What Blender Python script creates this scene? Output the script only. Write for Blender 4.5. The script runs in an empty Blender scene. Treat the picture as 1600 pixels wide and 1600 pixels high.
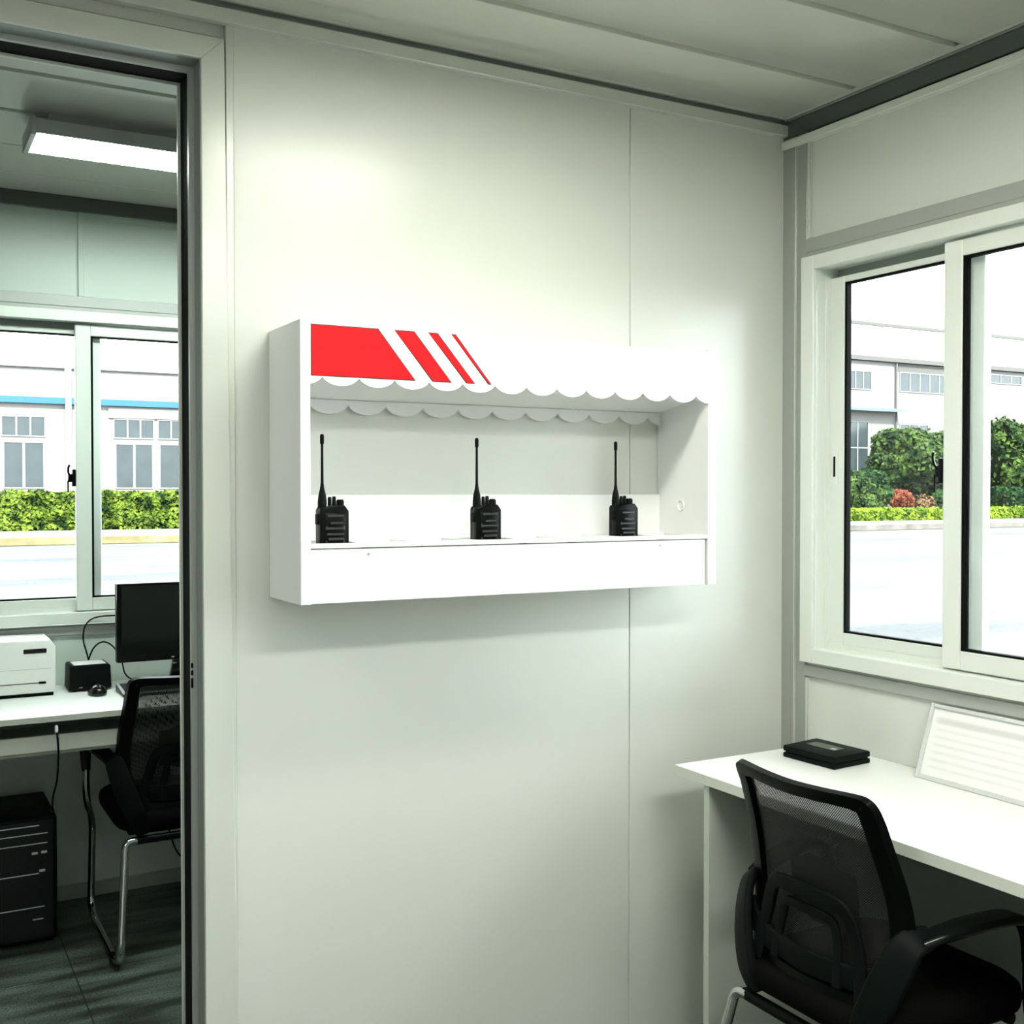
import bpy, bmesh, math, random
from mathutils import Vector, Matrix
import numpy as np
random.seed(7)
S = bpy.context.scene
COL = S.collection
PI = math.pi

# ------------------------------------------------------------------ materials
def pm(name, col, rough=.5, metal=0., spec=.5, noise=0., nscale=40., bump=0., coat=0.):
    m = bpy.data.materials.new(name); m.use_nodes = True
    nt = m.node_tree; b = nt.nodes['Principled BSDF']
    c = (*col, 1)
    b.inputs['Base Color'].default_value = c
    b.inputs['Roughness'].default_value = rough
    b.inputs['Metallic'].default_value = metal
    b.inputs['Specular IOR Level'].default_value = spec
    if coat: b.inputs['Coat Weight'].default_value = coat; b.inputs['Coat Roughness'].default_value = .08
    if noise or bump:
        tc = nt.nodes.new('ShaderNodeTexCoord'); nz = nt.nodes.new('ShaderNodeTexNoise')
        nz.inputs['Scale'].default_value = nscale; nz.inputs['Detail'].default_value = 4
        nt.links.new(tc.outputs['Object'], nz.inputs['Vector'])
        if noise:
            mx = nt.nodes.new('ShaderNodeMix'); mx.data_type = 'RGBA'
            mx.inputs[6].default_value = tuple(max(0, v*(1-noise)) for v in col)+(1,)
            mx.inputs[7].default_value = tuple(min(1, v*(1+noise)) for v in col)+(1,)
            nt.links.new(nz.outputs['Fac'], mx.inputs[0]); nt.links.new(mx.outputs[2], b.inputs['Base Color'])
        if bump:
            bp = nt.nodes.new('ShaderNodeBump'); bp.inputs['Strength'].default_value = bump; bp.inputs['Distance'].default_value = .001
            nt.links.new(nz.outputs['Fac'], bp.inputs['Height']); nt.links.new(bp.outputs['Normal'], b.inputs['Normal'])
    return m

def emit_mat(name, col, st):
    m = bpy.data.materials.new(name); m.use_nodes = True
    b = m.node_tree.nodes['Principled BSDF']
    b.inputs['Base Color'].default_value = (.9, .9, .9, 1)
    b.inputs['Emission Color'].default_value = (*col, 1); b.inputs['Emission Strength'].default_value = st
    return m

def glass_mat(name, tint=(1, 1, 1)):
    m = bpy.data.materials.new(name); m.use_nodes = True
    nt = m.node_tree; nt.nodes.clear()
    o = nt.nodes.new('ShaderNodeOutputMaterial'); t = nt.nodes.new('ShaderNodeBsdfTransparent')
    g = nt.nodes.new('ShaderNodeBsdfGlossy'); f = nt.nodes.new('ShaderNodeFresnel'); x = nt.nodes.new('ShaderNodeMixShader')
    t.inputs['Color'].default_value = (*tint, 1); g.inputs['Roughness'].default_value = .0
    f.inputs['IOR'].default_value = 1.25
    nt.links.new(f.outputs[0], x.inputs[0]); nt.links.new(t.outputs[0], x.inputs[1]); nt.links.new(g.outputs[0], x.inputs[2])
    nt.links.new(x.outputs[0], o.inputs[0])
    return m

def mesh_fabric(name, period=.0048):
    m = bpy.data.materials.new(name); m.use_nodes = True
    nt = m.node_tree; nt.nodes.clear(); N = nt.nodes.new; Lk = nt.links.new
    o = N('ShaderNodeOutputMaterial'); tc = N('ShaderNodeTexCoord'); sx = N('ShaderNodeSeparateXYZ')
    Lk(tc.outputs['Object'], sx.inputs[0])
    def sinw(s):
        a = N('ShaderNodeMath'); a.operation = 'MULTIPLY'; a.inputs[1].default_value = 2*PI/period; Lk(s, a.inputs[0])
        b = N('ShaderNodeMath'); b.operation = 'SINE'; Lk(a.outputs[0], b.inputs[0]); return b.outputs[0]
    p = N('ShaderNodeMath'); p.operation = 'MULTIPLY'; Lk(sinw(sx.outputs['X']), p.inputs[0]); Lk(sinw(sx.outputs['Z']), p.inputs[1])
    g = N('ShaderNodeMath'); g.operation = 'GREATER_THAN'; g.inputs[1].default_value = .66; Lk(p.outputs[0], g.inputs[0])
    d = N('ShaderNodeBsdfPrincipled'); d.inputs['Base Color'].default_value = (.008, .009, .008, 1); d.inputs['Roughness'].default_value = .7
    t = N('ShaderNodeBsdfTransparent'); x = N('ShaderNodeMixShader')
    Lk(g.outputs[0], x.inputs[0]); Lk(d.outputs[0], x.inputs[1]); Lk(t.outputs[0], x.inputs[2]); Lk(x.outputs[0], o.inputs[0])
    return m

def floor_mat():
    m = pm('floor_vinyl', (.05, .06, .05), .5)
    nt = m.node_tree; b = nt.nodes['Principled BSDF']; N = nt.nodes.new; Lk = nt.links.new
    tc = N('ShaderNodeTexCoord'); mp = N('ShaderNodeMapping'); mp.inputs['Location'].default_value = (.103, -.05, 0)
    Lk(tc.outputs['Object'], mp.inputs['Vector'])
    br = N('ShaderNodeTexBrick'); br.offset = 0; br.inputs['Scale'].default_value = 1
    br.inputs['Brick Width'].default_value = .6; br.inputs['Row Height'].default_value = .6; br.inputs['Mortar Size'].default_value = .0022
    Lk(mp.outputs[0], br.inputs['Vector'])
    mp2 = N('ShaderNodeMapping'); mp2.inputs['Scale'].default_value = (1.2, 6, 1); Lk(tc.outputs['Object'], mp2.inputs['Vector'])
    n1 = N('ShaderNodeTexNoise'); n1.inputs['Scale'].default_value = 2.2; n1.inputs['Detail'].default_value = 6; Lk(mp2.outputs[0], n1.inputs['Vector'])
    n2 = N('ShaderNodeTexNoise'); n2.inputs['Scale'].default_value = 160; n2.inputs['Detail'].default_value = 2; Lk(tc.outputs['Object'], n2.inputs['Vector'])
    r1 = N('ShaderNodeValToRGB'); r1.color_ramp.elements[0].position = .36; r1.color_ramp.elements[1].position = .66
    r1.color_ramp.elements[0].color = (.018, .026, .02, 1); r1.color_ramp.elements[1].color = (.12, .155, .125, 1); Lk(n1.outputs['Fac'], r1.inputs[0])
    r2 = N('ShaderNodeValToRGB'); r2.color_ramp.elements[0].position = .35; r2.color_ramp.elements[1].position = .65
    r2.color_ramp.elements[0].color = (.45, .45, .45, 1); r2.color_ramp.elements[1].color = (1.3, 1.3, 1.3, 1); Lk(n2.outputs['Fac'], r2.inputs[0])
    mu = N('ShaderNodeMix'); mu.data_type = 'RGBA'; mu.blend_type = 'MULTIPLY'; mu.inputs[0].default_value = 1
    Lk(r1.outputs[0], mu.inputs[6]); Lk(r2.outputs[0], mu.inputs[7])
    mx = N('ShaderNodeMix'); mx.data_type = 'RGBA'; Lk(br.outputs['Fac'], mx.inputs[0]); Lk(mu.outputs[2], mx.inputs[6]); mx.inputs[7].default_value = (.008, .01, .008, 1)
    Lk(mx.outputs[2], b.inputs['Base Color'])
    return m

def leaf_mat(name, c0, c1, sc=3.):
    m = pm(name, c0, .7, 0, .04)
    nt = m.node_tree; b = nt.nodes['Principled BSDF']; N = nt.nodes.new; Lk = nt.links.new
    tc = N('ShaderNodeTexCoord'); n = N('ShaderNodeTexNoise'); n.inputs['Scale'].default_value = sc; n.inputs['Detail'].default_value = 5
    Lk(tc.outputs['Object'], n.inputs['Vector'])
    r = N('ShaderNodeValToRGB'); r.color_ramp.elements[0].position = .38; r.color_ramp.elements[1].position = .62
    r.color_ramp.elements[0].color = (*c0, 1); r.color_ramp.elements[1].color = (*c1, 1)
    Lk(n.outputs['Fac'], r.inputs[0]); Lk(r.outputs[0], b.inputs['Base Color'])
    return m

def ground_mat(oc):
    m = pm('pavement', (.6, .6, .58), .9, 0, .05)
    nt = m.node_tree; b = nt.nodes['Principled BSDF']; N = nt.nodes.new; Lk = nt.links.new
    tc = N('ShaderNodeTexCoord'); mp = N('ShaderNodeMapping'); mp.inputs['Scale'].default_value = (.12, .5, 1); mp.inputs['Rotation'].default_value = (0, 0, .25)
    Lk(tc.outputs['Object'], mp.inputs['Vector'])
    n = N('ShaderNodeTexNoise'); n.inputs['Scale'].default_value = 1.1; n.inputs['Detail'].default_value = 6; Lk(mp.outputs[0], n.inputs['Vector'])
    r = N('ShaderNodeValToRGB'); r.color_ramp.elements[0].position = .34; r.color_ramp.elements[1].position = .5
    r.color_ramp.elements[0].color = (*oc(.105, .115, .122), 1); r.color_ramp.elements[1].color = (*oc(.158, .158, .153), 1)
    n2 = N('ShaderNodeTexNoise'); n2.inputs['Scale'].default_value = 9; n2.inputs['Detail'].default_value = 5; Lk(tc.outputs['Object'], n2.inputs['Vector'])
    r2 = N('ShaderNodeValToRGB'); r2.color_ramp.elements[0].position = .33; r2.color_ramp.elements[1].position = .42
    r2.color_ramp.elements[0].color = (.7, .7, .7, 1); r2.color_ramp.elements[1].color = (1, 1, 1, 1); Lk(n2.outputs['Fac'], r2.inputs[0])
    mu = N('ShaderNodeMix'); mu.data_type = 'RGBA'; mu.blend_type = 'MULTIPLY'; mu.inputs[0].default_value = 1
    Lk(n.outputs['Fac'], r.inputs[0]); Lk(r.outputs[0], mu.inputs[6]); Lk(r2.outputs[0], mu.inputs[7]); Lk(mu.outputs[2], b.inputs['Base Color'])
    return m

def paper_mat():
    # a blurred printed sheet: soft grey rows of no legible writing (local x = across, z = up)
    m = pm('printed_sheet', (.85, .85, .83), .4)
    nt = m.node_tree; b = nt.nodes['Principled BSDF']; N = nt.nodes.new; Lk = nt.links.new
    tc = N('ShaderNodeTexCoord'); sx = N('ShaderNodeSeparateXYZ'); Lk(tc.outputs['Generated'], sx.inputs[0])
    w = N('ShaderNodeMath'); w.operation = 'MULTIPLY'; w.inputs[1].default_value = 2*PI*9; Lk(sx.outputs['Z'], w.inputs[0])
    s = N('ShaderNodeMath'); s.operation = 'SINE'; Lk(w.outputs[0], s.inputs[0])
    n = N('ShaderNodeTexNoise'); n.inputs['Scale'].default_value = 5; n.inputs['Detail'].default_value = 1; Lk(tc.outputs['Generated'], n.inputs['Vector'])
    a = N('ShaderNodeMath'); a.operation = 'MULTIPLY'; Lk(s.outputs[0], a.inputs[0]); Lk(n.outputs['Fac'], a.inputs[1])
    mr = N('ShaderNodeMapRange'); mr.inputs[1].default_value = -.2; mr.inputs[2].default_value = .8; mr.inputs[3].default_value = 0; mr.inputs[4].default_value = .22
    Lk(a.outputs[0], mr.inputs[0])
    def band(sock, lo, hi, soft):
        p = N('ShaderNodeMapRange'); p.interpolation_type = 'SMOOTHSTEP'; p.inputs[1].default_value = lo-soft; p.inputs[2].default_value = lo+soft; Lk(sock, p.inputs[0])
        q = N('ShaderNodeMapRange'); q.interpolation_type = 'SMOOTHSTEP'; q.inputs[1].default_value = hi-soft; q.inputs[2].default_value = hi+soft; q.inputs[3].default_value = 1; q.inputs[4].default_value = 0; Lk(sock, q.inputs[0])
        k = N('ShaderNodeMath'); k.operation = 'MULTIPLY'; Lk(p.outputs[0], k.inputs[0]); Lk(q.outputs[0], k.inputs[1]); return k.outputs[0]
    def mul(x, y):
        k = N('ShaderNodeMath'); k.operation = 'MULTIPLY'; Lk(x, k.inputs[0])
        if isinstance(y, float): k.inputs[1].default_value = y
        else: Lk(y, k.inputs[1])
        return k.outputs[0]
    body = mul(mr.outputs[0], mul(band(sx.outputs['X'], .06, .94, .04), band(sx.outputs['Z'], .12, .72, .04)))
    head = mul(mul(band(sx.outputs['Z'], .78, .87, .03), band(sx.outputs['X'], .05, .97, .04)), .38)
    ad = N('ShaderNodeMath'); ad.operation = 'ADD'; Lk(body, ad.inputs[0]); Lk(head, ad.inputs[1])
    mx = N('ShaderNodeMix'); mx.data_type = 'RGBA'; Lk(ad.outputs[0], mx.inputs[0]); mx.inputs[6].default_value = (.82, .82, .80, 1); mx.inputs[7].default_value = (.28, .25, .24, 1)
    Lk(mx.outputs[2], b.inputs['Base Color'])
    return m

M = {}
OUT = .38      # outdoor surfaces are built with low reflectance: the yard is far brighter than the room
def oc(*c): return tuple(v*OUT for v in c)

M['panel'] = pm('coated_wall_panel', (.64, .665, .61), .30, 0, .5, bump=.02, nscale=3)
M['panel2'] = pm('coated_wall_panel_far', (.56, .64, .57), .34, 0, .5, bump=.02, nscale=3)
M['ceil'] = pm('coated_ceiling_panel', (.60, .62, .55), .13, 0, .5, bump=.02, nscale=2)
M['beam'] = pm('painted_steel_beam', (.62, .64, .59), .25, .3, .5)
M['beamd'] = pm('dark_painted_beam', (.075, .095, .08), .35, .1, .5)
M['post'] = pm('grey_aluminium_post', (.36, .385, .35), .36, .3, .5)
M['rail'] = pm('grey_aluminium_rail', (.38, .40, .37), .38, .2, .5)
M['trim'] = pm('silver_aluminium_trim', (.60, .63, .57), .28, .08, .5)
M['jamb'] = pm('grey_door_jamb', (.26, .30, .27), .35, .3, .5)
M['wframe'] = pm('window_aluminium', (.72, .76, .70), .38, .1, .5)
M['trunk'] = pm('white_trunking', (.70, .71, .64), .45)
M['rubber'] = pm('black_rubber', (.003, .0035, .003), .7, 0, .08)
M['dark'] = pm('dark_gap', (.01, .011, .01), .7)
M['white'] = pm('white_board', (.81, .82, .80), .42, 0, .35)
M['whitep'] = pm('white_plastic', (.80, .82, .78), .4)
M['red'] = pm('red_vinyl', (.66, .006, .010), .5, 0, .15)
M['redd'] = pm('dark_red_outline', (.10, .003, .005), .4)
M['blk'] = pm('black_plastic', (.0015, .002, .0018), .30, 0, .10)
M['blkm'] = pm('black_matte_plastic', (.003, .0045, .004), .5, 0, .08, bump=.2, nscale=900)
M['blkg'] = pm('black_gloss_plastic', (.003, .004, .004), .16, 0, .45)
M['chrome'] = pm('chrome', (.55, .56, .55), .10, 1.)
M['fab'] = pm('black_seat_fabric', (.003, .0032, .003), .9, 0, .06, noise=.3, nscale=500)
M['mesh'] = mesh_fabric('black_mesh_fabric')
M['lam'] = pm('white_laminate', (.84, .86, .82), .32, 0, .45)
M['lamedge'] = pm('white_laminate_edge', (.62, .65, .57), .45)
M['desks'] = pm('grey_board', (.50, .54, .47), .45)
M['grey'] = pm('grey_metal', (.45, .47, .46), .35, .6)
M['silver'] = pm('silver_print', (.6, .62, .62), .35, .2)
M['screen'] = pm('screen_black', (.004, .005, .004), .12)
M['keycap'] = pm('keycap_plastic', (.05, .052, .05), .3, 0, .5)
M['clear'] = glass_mat('clear_glass', (.97, .985, .98))
M['acryl'] = pm('acrylic_frame', (.58, .60, .58), .15, 0, .5)
M['paper'] = paper_mat()
M['floor'] = floor_mat()
M['lamp'] = emit_mat('lamp_diffuser', (1., .99, .88), 50.)
M['lamp_b'] = emit_mat('lamp_diffuser_near', (1., 1., .97), 58.)
M['lamp_fill'] = emit_mat('lamp_diffuser_fill', (1., 1., .97), 24.)  # diffuser of the added fill lamp
M['dim'] = pm('shade_darkened_panel', (.20, .215, .20), .5)  # darkened to cut far-room bounce and to stand for shade under the desk
M['lamp_far'] = emit_mat('lamp_diffuser_far', (.88, 1., .93), 42.)
M['ground'] = ground_mat(oc)
M['concrete'] = pm('concrete', oc(.30, .295, .27), .85, 0, .08, noise=.12, nscale=2)
M['kerb_y'] = pm('kerb_paint', oc(.24, .21, .11), .8, 0, .08, noise=.8, nscale=1.5)
M['kerb_g'] = pm('kerb_stone', oc(.18, .17, .155), .8, 0, .08, noise=.85, nscale=1.2)
M['facade'] = pm('white_facade', oc(.36, .355, .33), .8, 0, .08, noise=.03, nscale=.6)
M['facade_r'] = pm('white_render_facade', oc(.30, .30, .29), .8, 0, .08, noise=.03, nscale=.6)
M['bluef'] = pm('blue_fascia', oc(.045, .15, .27), .5, 0, .08)
M['canopy'] = pm('pale_blue_canopy', oc(.14, .21, .23), .5, 0, .08)
M['fwin'] = pm('facade_window_glass', oc(.035, .05, .056), .15, 0, .3, noise=.5, nscale=1.3)
M['fframe'] = pm('facade_window_frame', oc(.33, .34, .33), .5, 0, .08)
M['roofw'] = pm('white_roof', oc(.36, .36, .35), .7, 0, .08)
M['eave'] = pm('grey_eave', oc(.13, .13, .125), .6, 0, .08)
M['hedge'] = leaf_mat('hedge_leaves', oc(.008, .026, .005), oc(.16, .24, .03), 2.2)
M['hedge2'] = leaf_mat('low_hedge_leaves', oc(.05, .11, .008), oc(.25, .36, .03), 2.5)
M['tree'] = leaf_mat('tree_leaves', oc(.006, .022, .009), oc(.075, .13, .03), 1.2)
M['bush'] = leaf_mat('bush_leaves', oc(.006, .024, .010), oc(.04, .10, .03), 2.)
M['bushred'] = leaf_mat('red_bush_leaves', oc(.10, .020, .010), oc(.34, .10, .055), 2.5)
M['bushpink'] = leaf_mat('pink_bush_leaves', oc(.06, .05, .02), oc(.34, .18, .10), 2.)
M['wood'] = pm('bark', (.08, .06, .045), .9)

# ------------------------------------------------------------------ builders
class MB:
    def __init__(self): self.bm = bmesh.new()
    def box(self, x0, x1, y0, y1, z0, z1, mi=0, bev=0., seg=2):
        bm = self.bm
        P = [(x0, y0, z0), (x1, y0, z0), (x1, y1, z0), (x0, y1, z0), (x0, y0, z1), (x1, y0, z1), (x1, y1, z1), (x0, y1, z1)]
        v = [bm.verts.new(p) for p in P]; E = set()
        for q in ((0, 3, 2, 1), (4, 5, 6, 7), (0, 1, 5, 4), (1, 2, 6, 5), (2, 3, 7, 6), (3, 0, 4, 7)):
            f = bm.faces.new([v[i] for i in q]); f.material_index = mi; E.update(f.edges)
        if bev: bmesh.ops.bevel(bm, geom=list(E), offset=bev, segments=seg, profile=.5, affect='EDGES')
        return self
    def prism(self, pts, plane, a, b, mi=0, bev=0., seg=2):
        bm = self.bm
        def mk(p, c): return {'xy': (p[0], p[1], c), 'xz': (p[0], c, p[1]), 'yz': (c, p[0], p[1])}[plane]
        A = [bm.verts.new(mk(p, a)) for p in pts]; B = [bm.verts.new(mk(p, b)) for p in pts]; n = len(pts); F = []
        F.append(bm.faces.new(A)); F.append(bm.faces.new(B[::-1]))
        for i in range(n): F.append(bm.faces.new((A[(i+1) % n], A[i], B[i], B[(i+1) % n])))
        for f in F: f.material_index = mi
        bmesh.ops.recalc_face_normals(bm, faces=F)
        if bev:
            E = set(F[0].edges) | set(F[1].edges)
            bmesh.ops.bevel(bm, geom=list(E), offset=bev, segments=seg, profile=.5, affect='EDGES')
        return self
    def sweep(self, path, sec, ups=None, mi=0, cyclic=False):
        """sec: list of (a,b) or list per station; a along side vector, b along up."""
        bm = self.bm; P = [Vector(p) for p in path]; n = len(P); R = []; prev = None
        for i, p in enumerate(P):
            if cyclic: t = (P[(i+1) % n]-P[i-1]).normalized()
            else: t = (P[min(i+1, n-1)]-P[max(i-1, 0)]).normalized()
            if ups is not None: u = Vector(ups[i] if isinstance(ups, list) else ups)
            else: u = prev if prev is not None else (Vector((0, 0, 1)) if abs(t.z) < .9 else Vector((1, 0, 0)))
            u = (u-t*u.dot(t)).normalized(); prev = u; s = t.cross(u)
            sc = sec[i] if isinstance(sec[0], list) else sec
            R.append([bm.verts.new(p+s*a+u*b) for a, b in sc])
        k = len(R[0]); F = []
        for i in range(n if cyclic else n-1):
            A, B = R[i], R[(i+1) % n]
            for j in range(k): F.append(bm.faces.new((A[j], A[(j+1) % k], B[(j+1) % k], B[j])))
        if not cyclic: F.append(bm.faces.new(R[0][::-1])); F.append(bm.faces.new(R[-1]))
        for f in F: f.material_index = mi
        bmesh.ops.recalc_face_normals(bm, faces=F)
        return self
    def tube(self, path, r, n=10, mi=0, cyclic=False):
        if isinstance(r, (int, float)): sec = [(r*math.cos(2*PI*k/n), r*math.sin(2*PI*k/n)) for k in range(n)]
        else: sec = [[(q*math.cos(2*PI*k/n), q*math.sin(2*PI*k/n)) for k in range(n)] for q in r]
        return self.sweep(path, sec, None, mi, cyclic)
    def lathe(self, prof, c=(0, 0, 0), n=20, mi=0, mat=None, sx=1., sy=1.):
        bm = self.bm; R = []; F = []
        for r, z in prof:
            R.append([bm.verts.new(Vector((c[0]+r*sx*math.cos(2*PI*k/n), c[1]+r*sy*math.sin(2*PI*k/n), c[2]+z))) for k in range(n)])
        for A, B in zip(R, R[1:]):
            for j in range(n): F.append(bm.faces.new((A[j], A[(j+1) % n], B[(j+1) % n], B[j])))
        F.append(bm.faces.new(R[0][::-1])); F.append(bm.faces.new(R[-1]))
        for f in F: f.material_index = mi
        if mat is not None:
            for L in R:
                for v in L: v.co = mat @ v.co
        return self
    def cyl(self, p0, p1, r, n=14, mi=0): return self.tube([p0, p1], r, n, mi)
    def build(self, name, mats, parent=None, off=None, smooth=True, ang=35):
        if off is None and parent is not None and parent.get('_w'): off = Vector(parent['_w'])
        if off is not None: bmesh.ops.translate(self.bm, verts=self.bm.verts, vec=-Vector(off))
        me = bpy.data.meshes.new(name); self.bm.to_mesh(me); self.bm.free()
        for m in (mats if isinstance(mats, (list, tuple)) else [mats]): me.materials.append(M[m])
        if smooth:
            for p in me.polygons: p.use_smooth = True
            me.set_sharp_from_angle(angle=math.radians(ang))
        o = bpy.data.objects.new(name, me); COL.objects.link(o)
        if parent is not None: o.parent = parent
        return o

def rr(w, h, r, n=4):
    """rounded rectangle section centred at 0"""
    out = []
    for cx, cy, a0 in ((w/2-r, h/2-r, 0), (-w/2+r, h/2-r, 90), (-w/2+r, -h/2+r, 180), (w/2-r, -h/2+r, 270)):
        for k in range(n+1):
            a = math.radians(a0+90*k/n); out.append((cx+r*math.cos(a), cy+r*math.sin(a)))
    return out

def crom(pts, n=8, cyclic=False):
    P = [Vector(p) for p in pts]; out = []; m = len(P)
    for i in range(m if cyclic else m-1):
        if cyclic: a, b, c, d = P[i-1], P[i], P[(i+1) % m], P[(i+2) % m]
        else: a, b, c, d = P[max(i-1, 0)], P[i], P[i+1], P[min(i+2, m-1)]
        for k in range(n):
            t = k/n
            out.append(.5*((2*b)+(c-a)*t+(2*a-5*b+4*c-d)*t*t+(3*b-a-3*c+d)*t**3))
    if not cyclic: out.append(P[-1])
    return out

def fillet(pts, r, n=6):
    P = [Vector(p) for p in pts]; out = [P[0]]
    for i in range(1, len(P)-1):
        a = (P[i-1]-P[i]); b = (P[i+1]-P[i]); q = min(r, a.length*.49, b.length*.49)
        A = P[i]+a.normalized()*q; B = P[i]+b.normalized()*q
        for k in range(n+1):
            t = k/n; out.append((1-t)**2*A+2*t*(1-t)*P[i]+t*t*B)
    out.append(P[-1]); return out

def tag(o, label=None, cat=None, group=None, kind=None):
    if label: o['label'] = label
    if cat: o['category'] = cat
    if group: o['group'] = group
    if kind: o['kind'] = kind
    return o
def thing(name, label, cat, loc=(0, 0, 0), rotz=0., group=None, world=False, kind=None):
    o = bpy.data.objects.new(name, None); COL.objects.link(o); o.location = loc; o.rotation_euler = (0, 0, rotz)
    o.empty_display_size = .05
    if world: o['_w'] = tuple(loc)
    return tag(o, label, cat, group, kind)
def struct(o, label, cat): return tag(o, label, cat, None, 'structure')
def copy_tree(o, parent=None):
    c = o.copy(); COL.objects.link(c)
    if parent is not None: c.parent = parent
    for ch in list(o.children): copy_tree(ch, c)
    return c

# ------------------------------------------------------------------ room constants
YB = 2.45       # partition wall with the rack (room face)
YB2 = 2.575     # its other face
YF = 4.32       # far wall of the second room
XR = 2.259      # face of the corner post / window wall frame
XP = 2.271      # face of the wall panels in that wall
XL = -1.6; YN = -1.3
ZC = 2.541
DX0, DX1, DZ = -.38, .60, 2.408    # doorway

# floor
struct(MB().box(XL-.1, XR+.12, YN-.1, YF+.1, -.10, 0).build('floor', 'floor'), 'dark grey-green stone-look vinyl floor with square tile seams', 'floor')

# ceiling: long coated panels with channels between
mb = MB(); mb.box(XL-.1, XR+.12, YN-.1, YF+.1, ZC+.014, ZC+.10)
g0 = 2.166; pitch = .327; w = .022
def ceil_run(a, b, seams):
    e = [a]+sorted(seams)+[b]
    for i in range(len(e)-1):
        y0 = e[i]+(w/2 if i else 0); y1 = e[i+1]-(w/2 if i < len(e)-2 else 0)
        mb.box(XL, XR, y0, y1, ZC, ZC+.02, 0, .004, 2)
ceil_run(YN, YB-.018, [g0-pitch*k for k in range(0, 11) if g0-pitch*k > YN+.1])
mb2 = mb
e2 = [YB2+.02, 2.78, 3.107, 3.434, 3.761, 4.088, YF-.004]
for i in range(6):
    ww = .022 if i < 4 else .004
    mb.box(XL, XR, e2[i]+.003, e2[i+1]-(.003 if i >= 3 else ww), ZC, ZC+.02, 0, .002, 1)
struct(mb.build('ceiling', 'ceil'), 'pale grey-green coated steel ceiling panels with long channels between them', 'ceiling')

# partition wall with panels and seams
mb = MB()
mb.box(XL, DX0-.065, YB+.004, YB2-.01, 0, ZC+.02); mb.box(XL, DX0-.065, YB2-.01, YB2, 0, ZC+.02, 1); mb.box(DX1+.06, XR+.1, YB2-.01, YB2, 0, ZC+.02, 1)  # unseen far-room faces darkened to cut bounced light
mb.box(DX0-.065, DX1+.06, YB+.012, YB2-.004, DZ+.06, ZC+.02)
mb.box(DX1+.06, XR+.1, YB+.004, YB2-.01, 0, ZC+.02)
def wpanel(x0, x1): mb.box(x0, x1, YB, YB+.02, 0, 2.50, 0, .0012, 1)
wpanel(.672, 1.7235); wpanel(1.7265, XR+.05); wpanel(-.44-.95, -.45)
struct(mb.build('wall_back', ['panel', 'dim']), 'glossy pale grey-green panel wall carrying the white radio rack', 'wall')

WW = 1.014; WZ0 = 1.004; WZ1 = 2.131
# other walls
struct(MB().box(XL-.1, XL, YN-.1, YB+.06, 0, ZC+.1).box(XL-.1, XL, YB+.06, YF+.1, 0, ZC+.1, 1).build('wall_left', ['panel', 'dim']), 'pale panel wall at the left end', 'wall')  # far-room stretch darkened to cut bounced light
mb = MB(); mb.box(XL, XR+.1, YN-.1, YN, 0, ZC+.1)
struct(mb.build('wall_front', 'panel'), 'pale panel wall on the near side of the room', 'wall')

# window wall (right): opening u 0..WW
WW = 1.014; WY0 = 2.357; WY1 = WY0-WW; WZ0 = 1.004; W3 = 1.16; WZ1 = 2.131
mb = MB()
mb.box(XP, XP+.075, WY1-.02, WY0+.02, 2.147, ZC+.05)
mb.box(XP, XP+.075, WY1-.02, WY0+.02, 0, WZ0-.005)
mb.box(XP, XP+.075, YN, W3-WW-.002, 0, ZC+.05); mb.box(XP, XP+.075, W3+.002, WY1-.002, 0, ZC+.05)
mb.box(XP, XP+.075, W3-WW-.01, W3+.01, 2.14, ZC+.05); mb.box(XP, XP+.075, W3-WW-.01, W3+.01, 0, WZ0-.005)  # wall above and below the added fill window
mb.box(XP, XP+.075, WY0+.002, YB+.06, 0, ZC+.05); mb.box(XP, XP+.075, YB+.06, YF, 0, ZC+.05, 1)  # hidden far-room stretch darkened to cut bounced light
struct(mb.build('wall_right', ['panel', 'dim']), 'pale panel wall with the sliding window above the desk', 'wall')
# far wall
FX0 = .145; FX1 = FX0+WW; YFP = YF+.012
mb = MB()
mb.box(XL, XR+.05, YFP, YFP+.075, 2.147, ZC+.05)
mb.box(XL, XR+.05, YFP, YFP+.075, 0, WZ0-.005)
mb.box(XL, FX0+.002, YFP, YFP+.075, WZ0-.005, 2.147); mb.box(FX1-.002, XR+.05, YFP, YFP+.075, WZ0-.005, 2.147)
struct(mb.build('wall_far', 'panel2'), 'pale green panel wall of the room seen through the doorway', 'wall')

# trims ------------------------------------------------------------
struct(MB().box(XL, XR-.0, YB-.022, YB+.004, 2.490, 2.522, 0, .002, 1).box(XL, XR, YB-.006, YB+.004, 2.522, ZC+.01, 1).box(XL, XR, YB-.026, YB-.018, ZC-.006, ZC+.004, 0)
       .build('trim_1', ['beam', 'jamb']), 'grey metal cornice beam along the top of the rack wall', 'beam')
struct(MB().box(XR-.003, XP+.03, YN, YB-.001, 2.484, 2.531, 0, .002, 1).box(XR+.006, XP+.03, YN, YB-.001, 2.474, 2.486, 1).box(XR-.012, XR+.02, YN, YB-.02, 2.533, ZC+.006, 2, .002, 1)
       .build('trim_2', ['beamd', 'dark', 'beam']), 'dark grey metal beam above the sliding window beside the desk', 'beam')
struct(MB().box(XR-.012, XP+.006, YN, YB-.004, 2.455, 2.476, 0, .002, 1).build('trim_3', 'trunk'), 'white cable trunking under the dark beam of the window wall', 'trunking')
mb = MB()
mb.box(XR, XP+.02, 2.401, YB+.002, 0, 2.50, 0, .002, 1)
mb.box(XR+.003, XP+.02, WY0+.001, 2.3985, 0, 2.50, 0, .002, 1)
mb.box(XR-.001, XP+.01, 2.3965, 2.4025, 0, 2.46, 1, .001, 1)
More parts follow.
